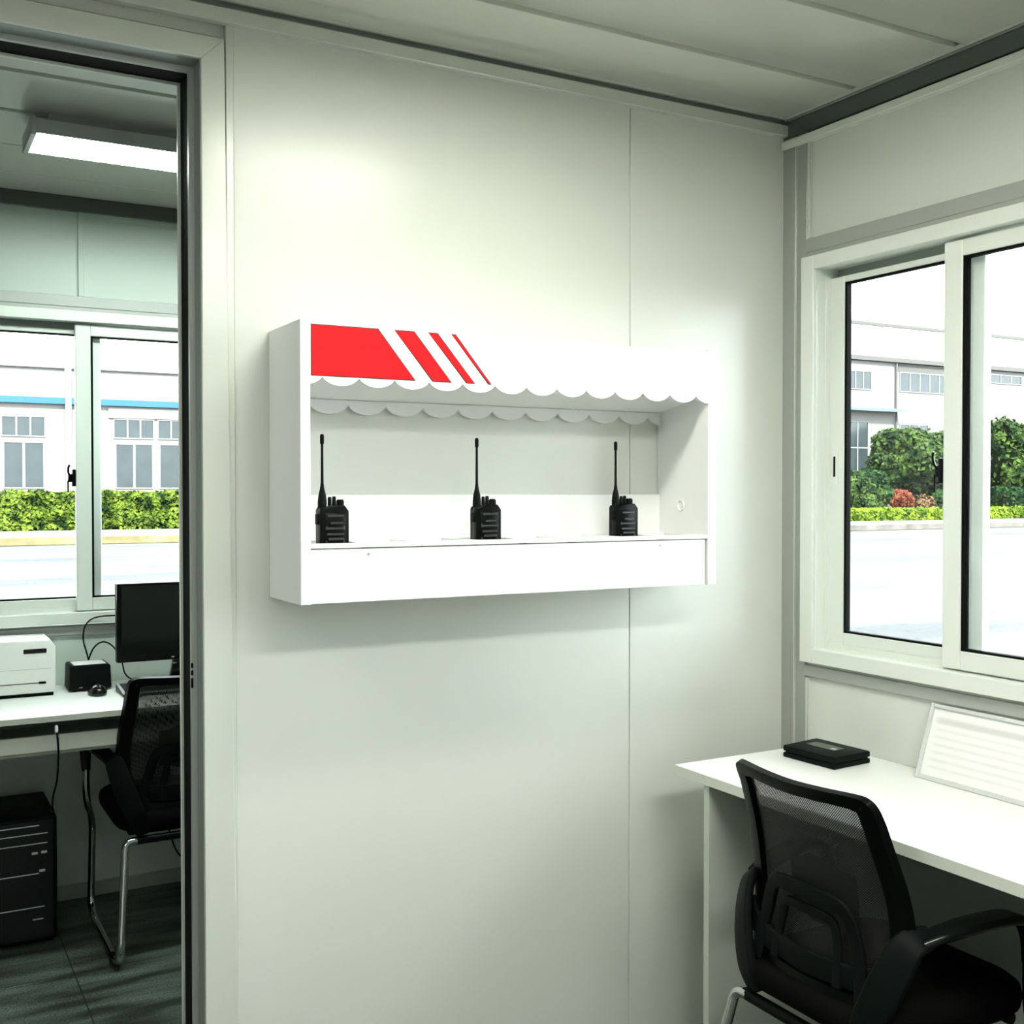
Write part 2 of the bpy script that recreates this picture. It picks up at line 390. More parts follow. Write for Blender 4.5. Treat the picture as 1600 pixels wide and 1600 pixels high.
mb.box(XR+.002, XP+.004, 2.346, 2.356, 2.186, 2.456, 1, .001, 1); mb.box(XR+.002, XP+.004, 2.346, 2.356, 0, .958, 1, .001, 1)
struct(mb.build('trim_4', ['post', 'trim']), 'grey aluminium corner post between the rack wall and the window wall', 'post')
struct(MB().box(XR, XP+.01, WY1-.05, WY0+.003, 2.147, 2.186, 0, .0015, 1).box(XR+.002, XP+.01, WY1, WY0, 2.133, 2.147, 0).build('trim_5', 'rail'), 'grey metal rail directly above the right-hand sliding window', 'rail')
struct(MB().box(XR, XP+.01, WY1-.05, WY0+.003, .962, .993, 0, .0015, 1).build('trim_6', 'rail'), 'grey metal rail directly below the right-hand sliding window', 'rail')
struct(MB().box(XR, XP+.02, WY1-.09, WY1-.004, 0, 2.50, 0, .002, 1).build('trim_7', 'post'), 'grey aluminium post at the near side of the right-hand window', 'post')
# far-room trims
struct(MB().box(XL, XR, YF-.004, YFP+.03, 2.490, ZC+.002, 0, .002, 1).build('trim_8', 'beamd'), 'dark grey beam along the top of the far green wall', 'beam')
struct(MB().box(XL, XR, YF, YFP+.01, 2.147, 2.186, 0, .0015, 1).box(XL, XR, YF+.004, YFP+.01, 2.133, 2.147).build('trim_9', 'rail'), 'grey metal rail directly above the window of the far room', 'rail')
struct(MB().box(XL, XR, YF, YFP+.01, .962, .993, 0, .0015, 1).build('trim_10', 'rail'), 'grey metal rail directly below the window of the far room', 'rail')
struct(MB().box(.619, .641, YF+.003, YFP+.01, 2.186, 2.49, 0, .002, 1).box(.641, XR, YF+.007, YFP+.01, 2.466, 2.49, 0).build('trim_11', 'panel2'), 'narrow pale upright joint strip above the far window', 'strip')
struct(MB().box(XL, XR, YFP-.014, YFP+.004, 0, .052, 0, .003, 1).build('baseboard_far', 'rail'), 'grey baseboard along the foot of the far wall', 'baseboard')

# ------------------------------------------------------------------ doorway frame (mitred three-sided profile)
def ring3(mb, o0, o1, y0, y1, mi=0, taper=0., bev=0.):
    """three-sided frame between inward offsets o0 (outer) and o1 (inner)"""
    xl0, xr0, zt0 = DX0+o0, DX1-o0, DZ-o0; xl1, xr1, zt1 = DX0+o1, DX1-o1, DZ-o1
    mb.prism([(xr1, 0), (xr0+taper, 0), (xr0, zt0), (xr1, zt1)], 'xz', y0, y1, mi, bev, 1)
    mb.prism([(xl0, zt0), (xr0, zt0), (xr1, zt1), (xl1, zt1)][::-1], 'xz', y0, y1, mi, bev, 1)
    mb.prism([(xl0, 0), (xl1, 0), (xl1, zt1), (xl0, zt0)], 'xz', y0, y1, mi, bev, 1)
door = thing('door_1', 'open doorway with silver aluminium frame into the far room', 'doorway', (0.11, YB, 0), world=True, kind='structure')
mb = MB(); ring3(mb, -.050, .0, YB-.012, YB+.02, 0, .022, .0015); mb.build('architrave', 'trim', door)
mb = MB(); mb.box(.655, .671, YB-.006, YB+.01, 0, 2.49, 0, .001, 1); mb.build('cover_strip', 'trim', door)
mb = MB(); ring3(mb, -.04, .0005, YB+.0, YB+.05, 0); ring3(mb, -.03, .0125, YB+.05, YB+.062, 1); mb.build('jamb', ['jamb', 'rail'], door)
mb = MB(); ring3(mb, -.02, .0115, YB+.0625, YB+.130, 0); mb.build('door_seal', 'rubber', door)
mb = MB(); ring3(mb, -.02, .018, YB+.1305, YB+.140, 0, 0, .0015); mb.build('jamb_edge', 'trim', door)
mb = MB()
for z0, z1 in ((1.092, 1.103), (1.076, 1.087), (1.048, 1.070)): mb.box(DX1-.014, DX1-.009, YB+.047, YB+.0505, z0, z1, 0, .001, 1)
tag(mb.build('strike_hole', 'rubber', door), 'black lock strike openings')

# ------------------------------------------------------------------ windows
def rect_ring(mb, x0, x1, z0, z1, wl, wr, wb, wt, y0, y1, mi=0, bev=.0015):
    mb.box(x0, x0+wl, y0, y1, z0, z1, mi, bev, 1); mb.box(x1-wr, x1, y0, y1, z0, z1, mi, bev, 1)
    mb.box(x0+wl, x1-wr, y0+.0008, y1-.0008, z0, z0+wb, mi, bev, 1); mb.box(x0+wl, x1-wr, y0+.0008, y1-.0008, z1-wt, z1, mi, bev, 1)
def make_window(name, label, loc, rotz):
    r = thing(name, label, 'window', loc, rotz, kind='structure')
    W = WW
    mb = MB(); rect_ring(mb, 0, W, WZ0, WZ1, .047, .047, .040, .038, -.020, .024)
    rect_ring(mb, .012, W-.012, WZ0+.006, WZ1-.01, .04, .04, .036, .024, .024, .075)
    mb.box(.047, W-.047, .036, .040, WZ0+.04, WZ0+.056)
    mb.box(.047, .051, -.012, .024, WZ0+.04, WZ1-.038)
    mb.build('window_frame', 'wframe', r)
    def sash(x0, x1, wl, wr, z0, z1, wb, wt, y0, y1):
        mb = MB(); rect_ring(mb, x0, x1, z0, z1, wl, wr, wb, wt, y0, y1, 0, .002)
        s = mb.build('sash', 'wframe', r)
        mb = MB(); rect_ring(mb, x0+wl-.001, x1-wr+.001, z0+wb-.001, z1-wt+.001, .009, .009, .007, .007, y0+.004, y1-.004, 0, 0); mb.build('gasket', 'rubber', s)
        ym = (y0+y1)/2
        MB().box(x0+wl+.003, x1-wr-.003, ym-.0025, ym+.0025, z0+wb+.002, z1-wt-.002).build('glass', 'clear', s)
        return s
    s1 = sash(.046, .555, .056, .05, WZ0+.046, WZ1-.060, .041, .017, .042, .066)
    MB().box(.046, W-.046, .0685, .0735, WZ1-.075, WZ1-.018).build('shaded_track', 'jamb', r)  # track coloured dark for the shade in the gap above the sash
    s2 = sash(.463, W-.044, .053, .05, WZ0+.044, WZ1-.044, .046, .040, .008, .034)
    mb = MB(); mb.sweep([(.074, .041, 1.497), (.074, .041, 1.607)], rr(.006, .018, .0025)); mb.box(.069, .079, .0365, .040, 1.520, 1.578, 1, .001, 1)
    tag(mb.build('pull_latch', ['wframe', 'blk'], r), 'white recessed pull with a black slot')
    mb = MB(); mb.box(.450, .462, .006, .030, 1.500, 1.562, 0, .003, 2); mb.box(.436, .452, .010, .022, 1.515, 1.545, 0, .004, 2)
    mb.sweep(crom([(.446, .012, 1.532), (.437, .008, 1.548), (.436, .004, 1.566), (.440, .002, 1.578)], 4), rr(.008, .006, .002)); mb.box(.433, .4385, .008, .016, 1.478, 1.522, 0, .002, 1)
    tag(mb.build('crescent_lock', 'blk', r), 'black crescent lock')
    return r
make_window('window_1', 'white aluminium sliding window above the right-hand desk', (XR, WY0, 0), -PI/2)
make_window('fill_window', 'added unseen sliding window for fill light, farther along the window wall', (XR, W3, 0), -PI/2)  # added out-of-view window that brings extra daylight onto the lower rack wall
make_window('window_2', 'white aluminium sliding window seen through the doorway behind the monitor', (FX0, YF, 0), 0)

# ------------------------------------------------------------------ ceiling lamps
def lamp(label, x0, y0, L, mat):
    t = thing('ceiling_lamp', label, 'lamp', (x0+L/2, y0+.105, ZC), world=True, group='flat strip lamps under the ceiling')
    mb = MB(); mb.box(x0+.05, x0+L-.05, y0+.05, y0+.16, 2.512, ZC, 0); mb.box(x0, x0+L, y0, y0+.21, 2.469, 2.512, 0, .003, 1); mb.build('housing', 'grey', t)
    MB().box(x0+.012, x0+L-.012, y0+.004, y0+.206, 2.4688, 2.478).build('diffuser', mat, t)
    for a in (x0-.002, x0+L-.014): MB().box(a, a+.016, y0-.003, y0+.213, 2.462, 2.515, 0, .004, 2).build('end_cap', 'grey', t)
lamp('bright flat strip lamp on the ceiling of the far room', .362, 3.355, 1.2, 'lamp_far')
lamp('flat strip lamp on the near-room ceiling, closest to the rack wall', .86, 1.50, .55, 'lamp')
lamp('added unseen fill lamp on the near-room ceiling, above the left of the doorway', -1.35, 1.45, 1.2, 'lamp_fill')  # added out-of-view lamp to brighten the left side of the rack
lamp('flat strip lamp on the near-room ceiling, farthest from the rack wall', .50, .12, 1.2, 'lamp_b')

# ------------------------------------------------------------------ the radio rack
RX0, RX1, RZ0, RZ1, RY = .749, 1.840, 1.245, 1.833, 2.235
TX0, TX1 = .771, 1.814
rack = thing('radio_rack', 'white wall rack with scalloped awning and red stripes, holding three radios', 'rack', (1.29, YB, RZ0), world=True)
for a, b in ((RX0, TX0), (TX1, RX1)): MB().box(a, b, RY, YB-.001, RZ0, RZ1+.003, 0, .0012, 1).build('side_panel', 'white', rack)
MB().box(TX0, TX1, RY+.014, YB-.001, RZ1-.016, RZ1-.002).build('top_panel', 'white', rack)
MB().prism([(RY+.0145, 1.7215), (YB-.004, 1.689), (YB-.004, 1.700), (RY+.0145, 1.733)], 'yz', TX0, TX1).build('soffit', 'white', rack)
def scallop(x0, x1, first, pitch, zv, zb, ztop, y0, y1, name):
    pts = [(x1, ztop), (x0, ztop)]; N = 14
    v = first
    while v > x0+1e-6: v -= pitch
    def zz(x):
        u = ((x-first) % pitch)/pitch*2-1      # -1..1
        R = 1.12; k = (math.sqrt(R*R-u*u)-math.sqrt(R*R-1))/(R-math.sqrt(R*R-1))
        return zv-(zv-zb)*k
    xs = sorted(set([x0, x1]+[round(v+pitch*i/N, 6) for i in range(int((x1-v)/pitch+1)*N+1) if x0 < v+pitch*i/N < x1]))
    for x in xs: pts.append((x, zz(x)))
    return MB().prism(pts, 'xz', y0, y1).build(name, 'white', rack, smooth=False)
val = scallop(TX0, TX1, .797, .0816, 1.719, 1.7015, RZ1-.002, RY+.001, RY+.0145, 'front_valance')
scallop(TX0, TX1, .931, .0938, 1.678, 1.657, 1.6895, YB-.014, YB-.004, 'back_valance')
def stripe(xa, xb, xc, xd, z1=1.8275, z0=1.7205):
    mb = MB(); e = .0020
    mb.prism([(xa, z1), (xd, z0), (xc, z0), (xb, z1)], 'xz', RY-.0000, RY+.0012, 1)
    mb.prism([(xa+e, z1-e), (xd+e*1.2, z0+e), (xc-e*1.2, z0+e), (xb-e, z1-e)], 'xz', RY-.0004, RY+.0012, 0)
    tag(mb.build('stripe', ['red', 'redd'], val, off=rack['_w'], smooth=False), 'red vinyl stripe with dark outline')
stripe(.7725, .922, 1.009, .7725); stripe(.959, 1.006, 1.096, 1.049); stripe(1.039, 1.062, 1.154, 1.132); stripe(1.095, 1.106, 1.196, 1.187)
# lower tray with eight wells
SZ = 1.371; SY0, SY1 = 2.262, 2.402; npk = 8; pk = (TX1-TX0)/npk; hw_ = .052
mb = MB()
mb.box(TX0, TX1, RY+.001, SY0, SZ-.009, SZ); mb.box(TX0, TX1, SY1, YB-.012, SZ-.009, SZ)
cs = [TX0+pk*(i+.5) for i in range(npk)]
edges = [TX0]+[q for c in cs for q in (c-hw_, c+hw_)]+[TX1]
for i in range(0, len(edges), 2): mb.box(edges[i], edges[i+1], SY0, SY1, SZ-.009, SZ)
for c in cs:
    mb.box(c-hw_-.003, c-hw_, SY0, SY1, SZ-.036, SZ-.008); mb.box(c+hw_, c+hw_+.003, SY0, SY1, SZ-.036, SZ-.008)
    mb.box(c-hw_, c+hw_, SY0-.003, SY0, SZ-.036, SZ-.008); mb.box(c-hw_, c+hw_, SY1, SY1+.003, SZ-.036, SZ-.008)
    mb.box(c-hw_-.003, c+hw_+.003, SY0-.003, SY1+.003, SZ-.039, SZ-.036)
mb.build('pocket_shelf', 'white', rack)
MB().box(TX0, TX1-.006, RY+.004, RY+.018, RZ0+.001, SZ-.0115, 0, .001, 1).build('front_panel', 'white', rack)
MB().box(TX0, TX1, YB-.012, YB-.002, RZ0, 1.473, 0, .001, 1).build('back_panel', 'white', rack)
MB().box(TX0, TX1, RY+.018, YB-.012, RZ0+.004, RZ0+.018).build('bottom_panel', 'white', rack)
mb = MB(); q = 24
mb.tube([(TX1-.0015, 2.345+.0125*math.cos(2*PI*k/q), 1.444+.0135*math.sin(2*PI*k/q)) for k in range(q)], .0024, 8, 0, True)
tag(mb.build('cable_grommet', 'white', rack), 'white cable hole ring')
for sx in (.900, 1.668):
    tag(MB().cyl((sx, RY+.001, 1.348), (sx, RY+.006, 1.348), .0028).build('screw', 'grey', rack), 'small dark screw')

# ------------------------------------------------------------------ radios
def make_radio():
    r = thing('walkie_talkie', '', 'radio', (0, 0, 0), group='handheld radios in the white rack')
    mb = MB()
    # body 0.110 high; y from -0.016 (front) to +0.020
    prof = [(-.029, 0), (.028, 0), (.028, .028), (.0305, .031), (.0305, .098), (.022, .109), (-.004, .1095), (-.012, .107), (-.028, .103), (-.0305, .096), (-.0305, .004)]
    mb.prism(prof, 'xz', -.017, .004, 0, .003, 3)
    mb.prism([(-.0285, 0), (.0275, 0), (.0275, .099), (.021, .105), (-.026, .105), (-.0285, .099)], 'xz', .004, .019, 0, .003, 2)
    mb.box(-.022, .023, -.0185, -.015, .010, .094, 0, .002, 2)
    mb.build('body', 'blk', r)
    mb = MB()
    for z, a, b in ((.088, -.016, .019), (.073, -.010, .017), (.062, -.018, .019), (.050, -.018, .019), (.040, -.014, .019), (.028, -.012, .016)):
        mb.box(a, b, -.0205, -.018, z-.0024, z+.0024, 0, .001, 1)
    for z in (.060, .030):
        for s in (-1, 1): mb.box(s*.0185-.0022, s*.0185+.0022, -.0205, -.018, z-.001, z+.007, 0, .001, 1)
    mb.build('speaker_grille', 'silverdk', r)
    mb = MB(); mb.lathe([(.0092, 0), (.0092, .012), (.0078, .026), (.0045, .040), (.0030, .052), (.0026, .110), (.0026, .132), (.0040, .133), (.0042, .148), (.0034, .152), (.0010, .153)], (-.019, .004, .104), 16)
    mb.build('antenna', 'blkm', r)
    for x, y, h, q in ((-.0035, .004, .020, .0042), (.0055, .003, .021, .0044)):
        MB().lathe([(q, 0), (q*.92, h*.85), (q*.7, h)], (x, y, .107), 14).build('selector_stub', 'blkm', r)
    mb = MB(); mb.lathe([(.0078, 0), (.0076, .004), (.0070, .015), (.0062, .0175)], (.0185, .003, .104), 18)
    for k in range(10):
        a = 2*PI*k/10; mb.box(.0185+.0072*math.cos(a)-.0006, .0185+.0072*math.cos(a)+.0006, .003+.0072*math.sin(a)-.0006, .003+.0072*math.sin(a)+.0006, .105, .119)
    mb.build('volume_knob', 'blkm', r)
    MB().lathe([(.0022, 0), (.0020, .0012), (.0008, .002)], (.008, -.010, .107), 10).build('status_light', 'silver', r)
    MB().box(-.0335, -.030, -.010, .008, .070, .092, 0, .0015, 2).build('talk_button', 'blkm', r)
    return r
M['silverdk'] = pm('grille_ridge', (.03, .034, .032), .22, 0, .6)
rad = make_radio()
RB = SZ-.0355
RL = ['black handheld radio nearest the left end of the white rack', 'black handheld radio standing in the middle of the white rack', 'black handheld radio nearest the right end of the white rack']
for i, (x, y) in enumerate(((.8515, 2.330), (1.2295, 2.330), (1.621, 2.330))):
    o = rad if i == 0 else copy_tree(rad)
    o.location = (x, y, RB); o.scale = (1.08, 1.08, 1.05); o['label'] = RL[i]

# ------------------------------------------------------------------ chair
def interp(z, T):
    zs = [a for a, _ in T]; vs = [b for _, b in T]
    # smooth catmull interpolation
    i = max(0, min(len(zs)-2, int(np.searchsorted(zs, z))-1)); t = (z-zs[i])/(zs[i+1]-zs[i]); t = max(-.2, min(1.2, t))
    p0 = vs[max(i-1, 0)]; p1 = vs[i]; p2 = vs[i+1]; p3 = vs[min(i+2, len(vs)-1)]
    return .5*((2*p1)+(p2-p0)*t+(2*p0-5*p1+4*p2-p3)*t*t+(3*p1-p0-3*p2+p3)*t**3)
YBK = [(.40, -.190), (.46, -.178), (.52, -.166), (.60, -.158), (.68, -.166), (.76, -.186), (.84, -.212), (.90, -.236)]
def BK(u, z, d=0.): return Vector((u, interp(z, YBK)+.75*u*u+d, z))
half = [(0, .893), (.08, .895), (.160, .897), (.186, .892), (.199, .876), (.203, .845), (.209, .78), (.219, .70), (.223, .62), (.217, .54), (.203, .485), (.180, .460), (.10, .450), (0, .448)]
outl = [Vector((x, z, 0)) for x, z in half]+[Vector((-x, z, 0)) for x, z in half[-2:0:-1]]
OUT = crom([(p.x, p.y, 0) for p in outl], 4, True)
def offset_poly(P, fn):
    n = len(P); o = []
    for i in range(n):
        t = (P[(i+1) % n]-P[i-1]).normalized(); nrm = Vector((t.y, -t.x, 0))
        if nrm.dot(Vector((0, .67, 0))-P[i]) < 0: nrm = -nrm
        o.append(P[i]+nrm*fn(P[i]))
    return o
INN = offset_poly(OUT, lambda p: .034+.012*min(1, max(0, abs(p.x)-.14)/.05))
def make_chair(label):
    c = thing('office_chair', label, 'chair', (0, 0, 0), group='black mesh-back chairs on bent chrome tube legs')
    # frame of the back
    mb = MB(); bm = mb.bm; n = len(OUT); rings = []
    for d, a in ((-.011, .12), (-.013, .5), (-.011, .88), (.004, 1.), (.011, .85), (.011, .15), (.004, 0.)):
        rings.append([bm.verts.new(BK(OUT[i].x*(1-a)+INN[i].x*a, OUT[i].y*(1-a)+INN[i].y*a, d)) for i in range(n)])
    for A, B in zip(rings, rings[1:]+rings[:1]):
        for i in range(n): bm.faces.new((A[i], A[(i+1) % n], B[(i+1) % n], B[i]))
    bmesh.ops.recalc_face_normals(bm, faces=bm.faces[:])
    bf = mb.build('back_frame', 'blk', c)
    # mesh panel
    mb = MB(); bm = mb.bm; nu, nz = 16, 22; cen = Vector((0, .67, 0)); I2 = [p+(cen-p).normalized()*-.006 for p in INN]
    ring = [[bm.verts.new(BK((I2[i].x)*f, .67+(I2[i].y-.67)*f, .002)) for i in range(n)] for f in (1., .8, .6, .4, .2, .05)]
    for A, B in zip(ring, ring[1:]):
        for i in range(n): bm.faces.new((A[i], A[(i+1) % n], B[(i+1) % n], B[i]))
    bm.faces.new(ring[-1])
    mb.build('back_mesh', 'mesh', c)
    # lumbar support carrier behind the mesh
    mb = MB()
    def bar(pts, w, t, d=-.028):
        P = [BK(u, z, d) for u, z in pts]; U = [Vector((-1.5*u*0, -1, .0)) for u, z in pts]
        mb.sweep(P, rr(w, t, t*.35, 3), U)
    top = fillet([(-.150, .470, 0), (-.135, .560, 0), (-.105, .655, 0), (.105, .655, 0), (.135, .560, 0), (.150, .470, 0)], .04, 6)
    bar([(p.x, p.y) for p in top], .032, .012)
    inn = fillet([(-.090, .490, 0), (-.082, .560, 0), (-.070, .618, 0), (.070, .618, 0), (.082, .560, 0), (.090, .490, 0)], .022, 5)
    bar([(p.x, p.y) for p in inn], .022, .010, -.026)
    bar([(-.215, .560), (-.185, .535), (-.12, .518), (0, .512), (.12, .518), (.185, .535), (.215, .560)], .050, .014, -.024)
    mb.build('lumbar_support', 'blkm', c)
    mb = MB()
    P = [BK(u, .70-abs(u)*.5, .012) for u in (-.07, -.035, 0, .035, .07)]
    bm = mb.bm; A = []
    for zz in (.58, .63, .68, .72):
        A.append([bm.verts.new(BK(u, zz+ (0 if abs(u) < .06 else (-.015 if zz > .65 else .01)), .014)) for u in (-.09, -.06, -.03, 0, .03, .06, .09)])
    B = [[bm.verts.new(v.co+Vector((0, .010, 0))) for v in r] for r in A]
    for G, fl in ((A, 1), (B, 0)):
        for r0, r1 in zip(G, G[1:]):
            for i in range(6): bm.faces.new((r0[i], r0[i+1], r1[i+1], r1[i]))
    for i in range(6):
        bm.faces.new((A[0][i], A[0][i+1], B[0][i+1], B[0][i])); bm.faces.new((A[-1][i], A[-1][i+1], B[-1][i+1], B[-1][i]))
    for r in range(3):
        for i in (0, 6): bm.faces.new((A[r][i], A[r+1][i], B[r+1][i], B[r][i]))
    bmesh.ops.recalc_face_normals(bm, faces=bm.faces[:])
    mb.build('lumbar_pad', 'fab', c)
    # seat
    mb = MB()
    P = []
    def sring(s, z): return [Vector((p[0]*s, .022+p[1]*s, z)) for p in rr(.46, .455, .09, 6)]
    bm = mb.bm; L = []
    for s, z in ((.80, .395), (.93, .398), (.985, .412), (1., .432), (.985, .452), (.93, .463), (.6, .468), (.2, .466)):
        L.append([bm.verts.new(v) for v in sring(s, z)])
    for A_, B_ in zip(L, L[1:]):
        m = len(A_)
        for i in range(m): bm.faces.new((A_[i], A_[(i+1) % m], B_[(i+1) % m], B_[i]))
    bm.faces.new(L[0][::-1]); bm.faces.new(L[-1]); bmesh.ops.recalc_face_normals(bm, faces=bm.faces[:])
    mb.build('seat', 'fab', c, ang=60)
    MB().box(-.19, .19, -.16, .20, .382, .397, 0, .004, 2).build('seat_base', 'blk', c)
    # arms and tube legs
    for s in (-1, 1):
        mb = MB()
        path = [Vector(q) for q in ((s*.232, -.090, .622), (s*.226, -.140, .612), (s*.212, -.170, .56), (s*.192, -.188, .50), (s*.168, -.198, .44), (s*.150, -.188, .392))]
        pp = crom(path, 6); ss = []; ups = []
        for k in range(len(pp)):
            f = k/(len(pp)-1); ss.append(rr(.044+.028*math.sin(f*PI), .020, .007, 3))
            ups.append(Vector((s*(.55-.4*f), -.25-.75*min(1, f*1.8), .8-.8*min(1, f*2))))
        mb.sweep(pp, ss, ups)
        ab = mb.build('arm_bracket', 'blkm', c)
        mb = MB()
        pp = crom([(s*.230, -.118, .614), (s*.246, -.06, .630), (s*.262, .02, .640), (s*.272, .09, .640), (s*.275, .128, .622), (s*.274, .146, .585), (s*.272, .150, .535)], 5)
        ups = [Vector((0, 0, 1)) if k < 17 else Vector((0, .6+.4*(k-17)/14, 1-(k-17)/13)) for k in range(len(pp))]
        ss = []
        for k in range(len(pp)):
            f = k/(len(pp)-1); wd = .044+.012*math.sin(min(1, f*1.6)*PI) if f < .62 else .044-.016*(f-.62)/.38
            ss.append(rr(wd, .020, .008, 3))
        mb.sweep(pp, ss, ups); mb.build('armrest', 'blkg', c)
        mb = MB()
        path = fillet([(s*.165, -.192, .373), (s*.207, -.198, .373), (s*.242, -.292, .0125), (s*.242, .275, .0125), (s*.240, .228, .345), (s*.272, .150, .43), (s*.272, .150, .54)], .085, 9)
        mb.tube(path, .0122, 12); mb.build('leg', 'chrome', c)
        for ya in (-.20, .20): MB().cyl((s*.242, ya, .0125), (s*.242, ya+.03, .0125), .0128).build('foot_pad', 'blk', c)
    for ya in (.215, -.192): MB().tube([(-.185, ya, .373), (.185, ya, .373)], .0132, 12).build('cross_tube', 'blk', c)
    return c
ch = make_chair('black mesh-back chair at the left desk, seen through the doorway')
ch.location = (.862, 3.873, 0)
c2 = copy_tree(ch); c2['label'] = 'black mesh-back chair in the foreground at the right-hand desk'
c2.location = (1.842, 1.718, 0); c2.rotation_euler = (0, 0, -PI/2)

# ------------------------------------------------------------------ right desk and what stands on it
DZt = .782
d = thing('desk', 'white desk with a side panel under the right-hand window', 'desk', (2.0, 1.5, 0), world=True)
MB().box(1.761, XP-.003, .70, 2.300, DZt-.026, DZt, 0, .0015, 1).build('desktop', 'lam', d)
MB().box(1.7605, 1.7615, .702, 2.298, DZt-.025, DZt-.001).build('edge_band', 'lamedge', d)
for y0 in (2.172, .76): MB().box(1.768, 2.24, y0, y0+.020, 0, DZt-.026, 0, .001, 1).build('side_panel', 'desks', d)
MB().box(2.205, 2.220, .78, 2.172, .35, DZt-.026).build('shade_panel', 'dim', d)  # added panel, its dark colour stands for the shade under the desk
tr = thing('desk_tray', 'flat black plastic case with an oblong lid recess, in the corner of the right desk', 'case', (2.133, 2.15, DZt), world=True)
mb = MB(); quad = [(2.062, 2.228), (2.071, 2.056), (2.207, 2.066), (2.198, 2.246)]
mb.prism(quad, 'xy', DZt, DZt+.013, 0, .003, 2); mb.prism([(2.066, 2.224), (2.075, 2.060), (2.203, 2.070), (2.194, 2.242)], 'xy', DZt+.013, DZt+.0155)
mb.prism(quad, 'xy', DZt+.0155, DZt+.032, 0, .004, 2); mb.build('case_body', 'blkm', tr)
mb = MB(); mb.prism([(2.115, 2.205), (2.120, 2.105), (2.165, 2.108), (2.160, 2.208)], 'xy', DZt+.031, DZt+.0335, 0, .001, 1); mb.build('lid_recess', 'blkg', tr)
mb = MB(); mb.prism([(2.128, 2.128), (2.130, 2.112), (2.141, 2.113), (2.139, 2.129)], 'xy', DZt+.0335, DZt+.0342); tag(mb.build('label_patch', 'silver', tr), 'small pale label')
# leaning document holder (local x across toward the viewer, z up, leaning back to the window wall)
sg = thing('document_holder', 'clear framed printed sheet leaning on the wall below the right-hand window', 'sign', (2.196, 1.912, DZt), -PI/2)
lean = math.atan2(.058, .170); Lm = Matrix.Rotation(-lean, 4, 'X')
def leanbox(name, x0, x1, y0, y1, z0, z1, mat, bev=0.):
    mb = MB(); mb.box(x0, x1, y0, y1, z0, z1, 0, bev, 1); o = mb.build(name, mat, sg); o.rotation_euler = (-lean, 0, 0); return o
mb = MB(); rect_ring(mb, 0, .32, 0, .186, .010, .010, .012, .010, -.004, .012, 0, .002); o = mb.build('frame', 'acryl', sg); o.rotation_euler = (-lean, 0, 0)
leanbox('backing_board', .004, .316, .006, .010, .004, .182, 'grey')
leanbox('printed_sheet', .009, .311, .003, .006, .010, .177, 'paper')

# ------------------------------------------------------------------ far desk and what stands on it
FZ = .785
d = thing('desk', 'white desk with a shallow drawer rail in the far room under its window', 'desk', (.4, 4.0, 0), world=True)
MB().box(-.30, 1.50, 3.735, YF-.004, FZ-.020, FZ, 0, .0015, 1).build('desktop', 'lam', d)
MB().box(-.298, 1.498, 3.734, 3.7355, FZ-.019, FZ-.001).build('edge_band', 'lamedge', d)
for a, b in ((-.28, .4655), (.4685, 1.48)):
    mb = MB(); mb.box(a, b, 3.745, 3.762, .672, .722, 0, .0015, 1); mb.build('drawer_front', 'lamedge', d)
MB().box(-.28, 1.48, 3.762, 4.18, .660, .672).build('tray_bottom', 'desks', d)
MB().box(-.28, 1.48, 4.16, 4.18, .672, FZ-.02).build('rear_rail', 'desks', d)
for a in (-.30, 1.48): MB().box(a, a+.02, 3.75, YF-.02, 0, FZ-.02).build('side_panel', 'desks', d)
# printer
p = thing('printer', 'white boxy desktop printer at the left edge of the far desk', 'printer', (.38, 4.19, FZ), world=True)
mb = MB(); mb.prism([(.20, FZ+.012), (.500, FZ+.012), (.507, FZ+.020), (.507, FZ+.168), (.490, FZ+.192), (.22, FZ+.196)], 'xz', 4.105, 4.290, 0, .006, 3); mb.build('housing', 'whitep', p)
MB().box(.405, .478, 4.1035, 4.108, FZ+.148, FZ+.163, 0, .001, 1).build('display', 'blkg', p)
MB().box(.20, .493, 4.1042, 4.1062, FZ+.094, FZ+.0955).build('seam_line', 'desks', p)
mb = MB(); mb.box(.22, .470, 4.1042, 4.1065, FZ+.046, FZ+.0485); mb.box(.452, .476, 4.1020, 4.107, FZ+.043, FZ+.051, 0, .003, 2); mb.build('paper_slot', 'blk', p)
mb = MB(); mb.box(.21, .500, 4.115, 4.28, FZ, FZ+.0125); mb.build('foot', 'rubber', p)
mb = MB(); mb.box(.43, .445, 4.17, 4.178, FZ+.1955, FZ+.1965); mb.box(.452, .462, 4.165, 4.171, FZ+.1945, FZ+.1960); mb.build('top_button', 'grey', p)
# small black box with paper
p = thing('desktop_box', 'small black desktop box with white paper on top, beside the white printer', 'box', (.625, 4.19, FZ), world=True)
mb = MB(); mb.prism([(.553, FZ+.006), (.690, FZ+.006), (.693, FZ+.012), (.690, FZ+.086), (.683, FZ+.092), (.560, FZ+.092), (.556, FZ+.086)], 'xz', 4.130, 4.255, 0, .004, 2); mb.build('housing', 'blkm', p)
MB().box(.570, .677, 4.140, 4.235, FZ+.0915, FZ+.0935, 0, .0005, 1).build('paper_sheet', 'whitep', p)
MB().box(.585, .596, 4.1285, 4.131, FZ+.014, FZ+.016).build('logo_strip', 'grey', p)
for a in (.565, .665): MB().box(a, a+.015, 4.14, 4.24, FZ, FZ+.0065).build('foot', 'rubber', p)
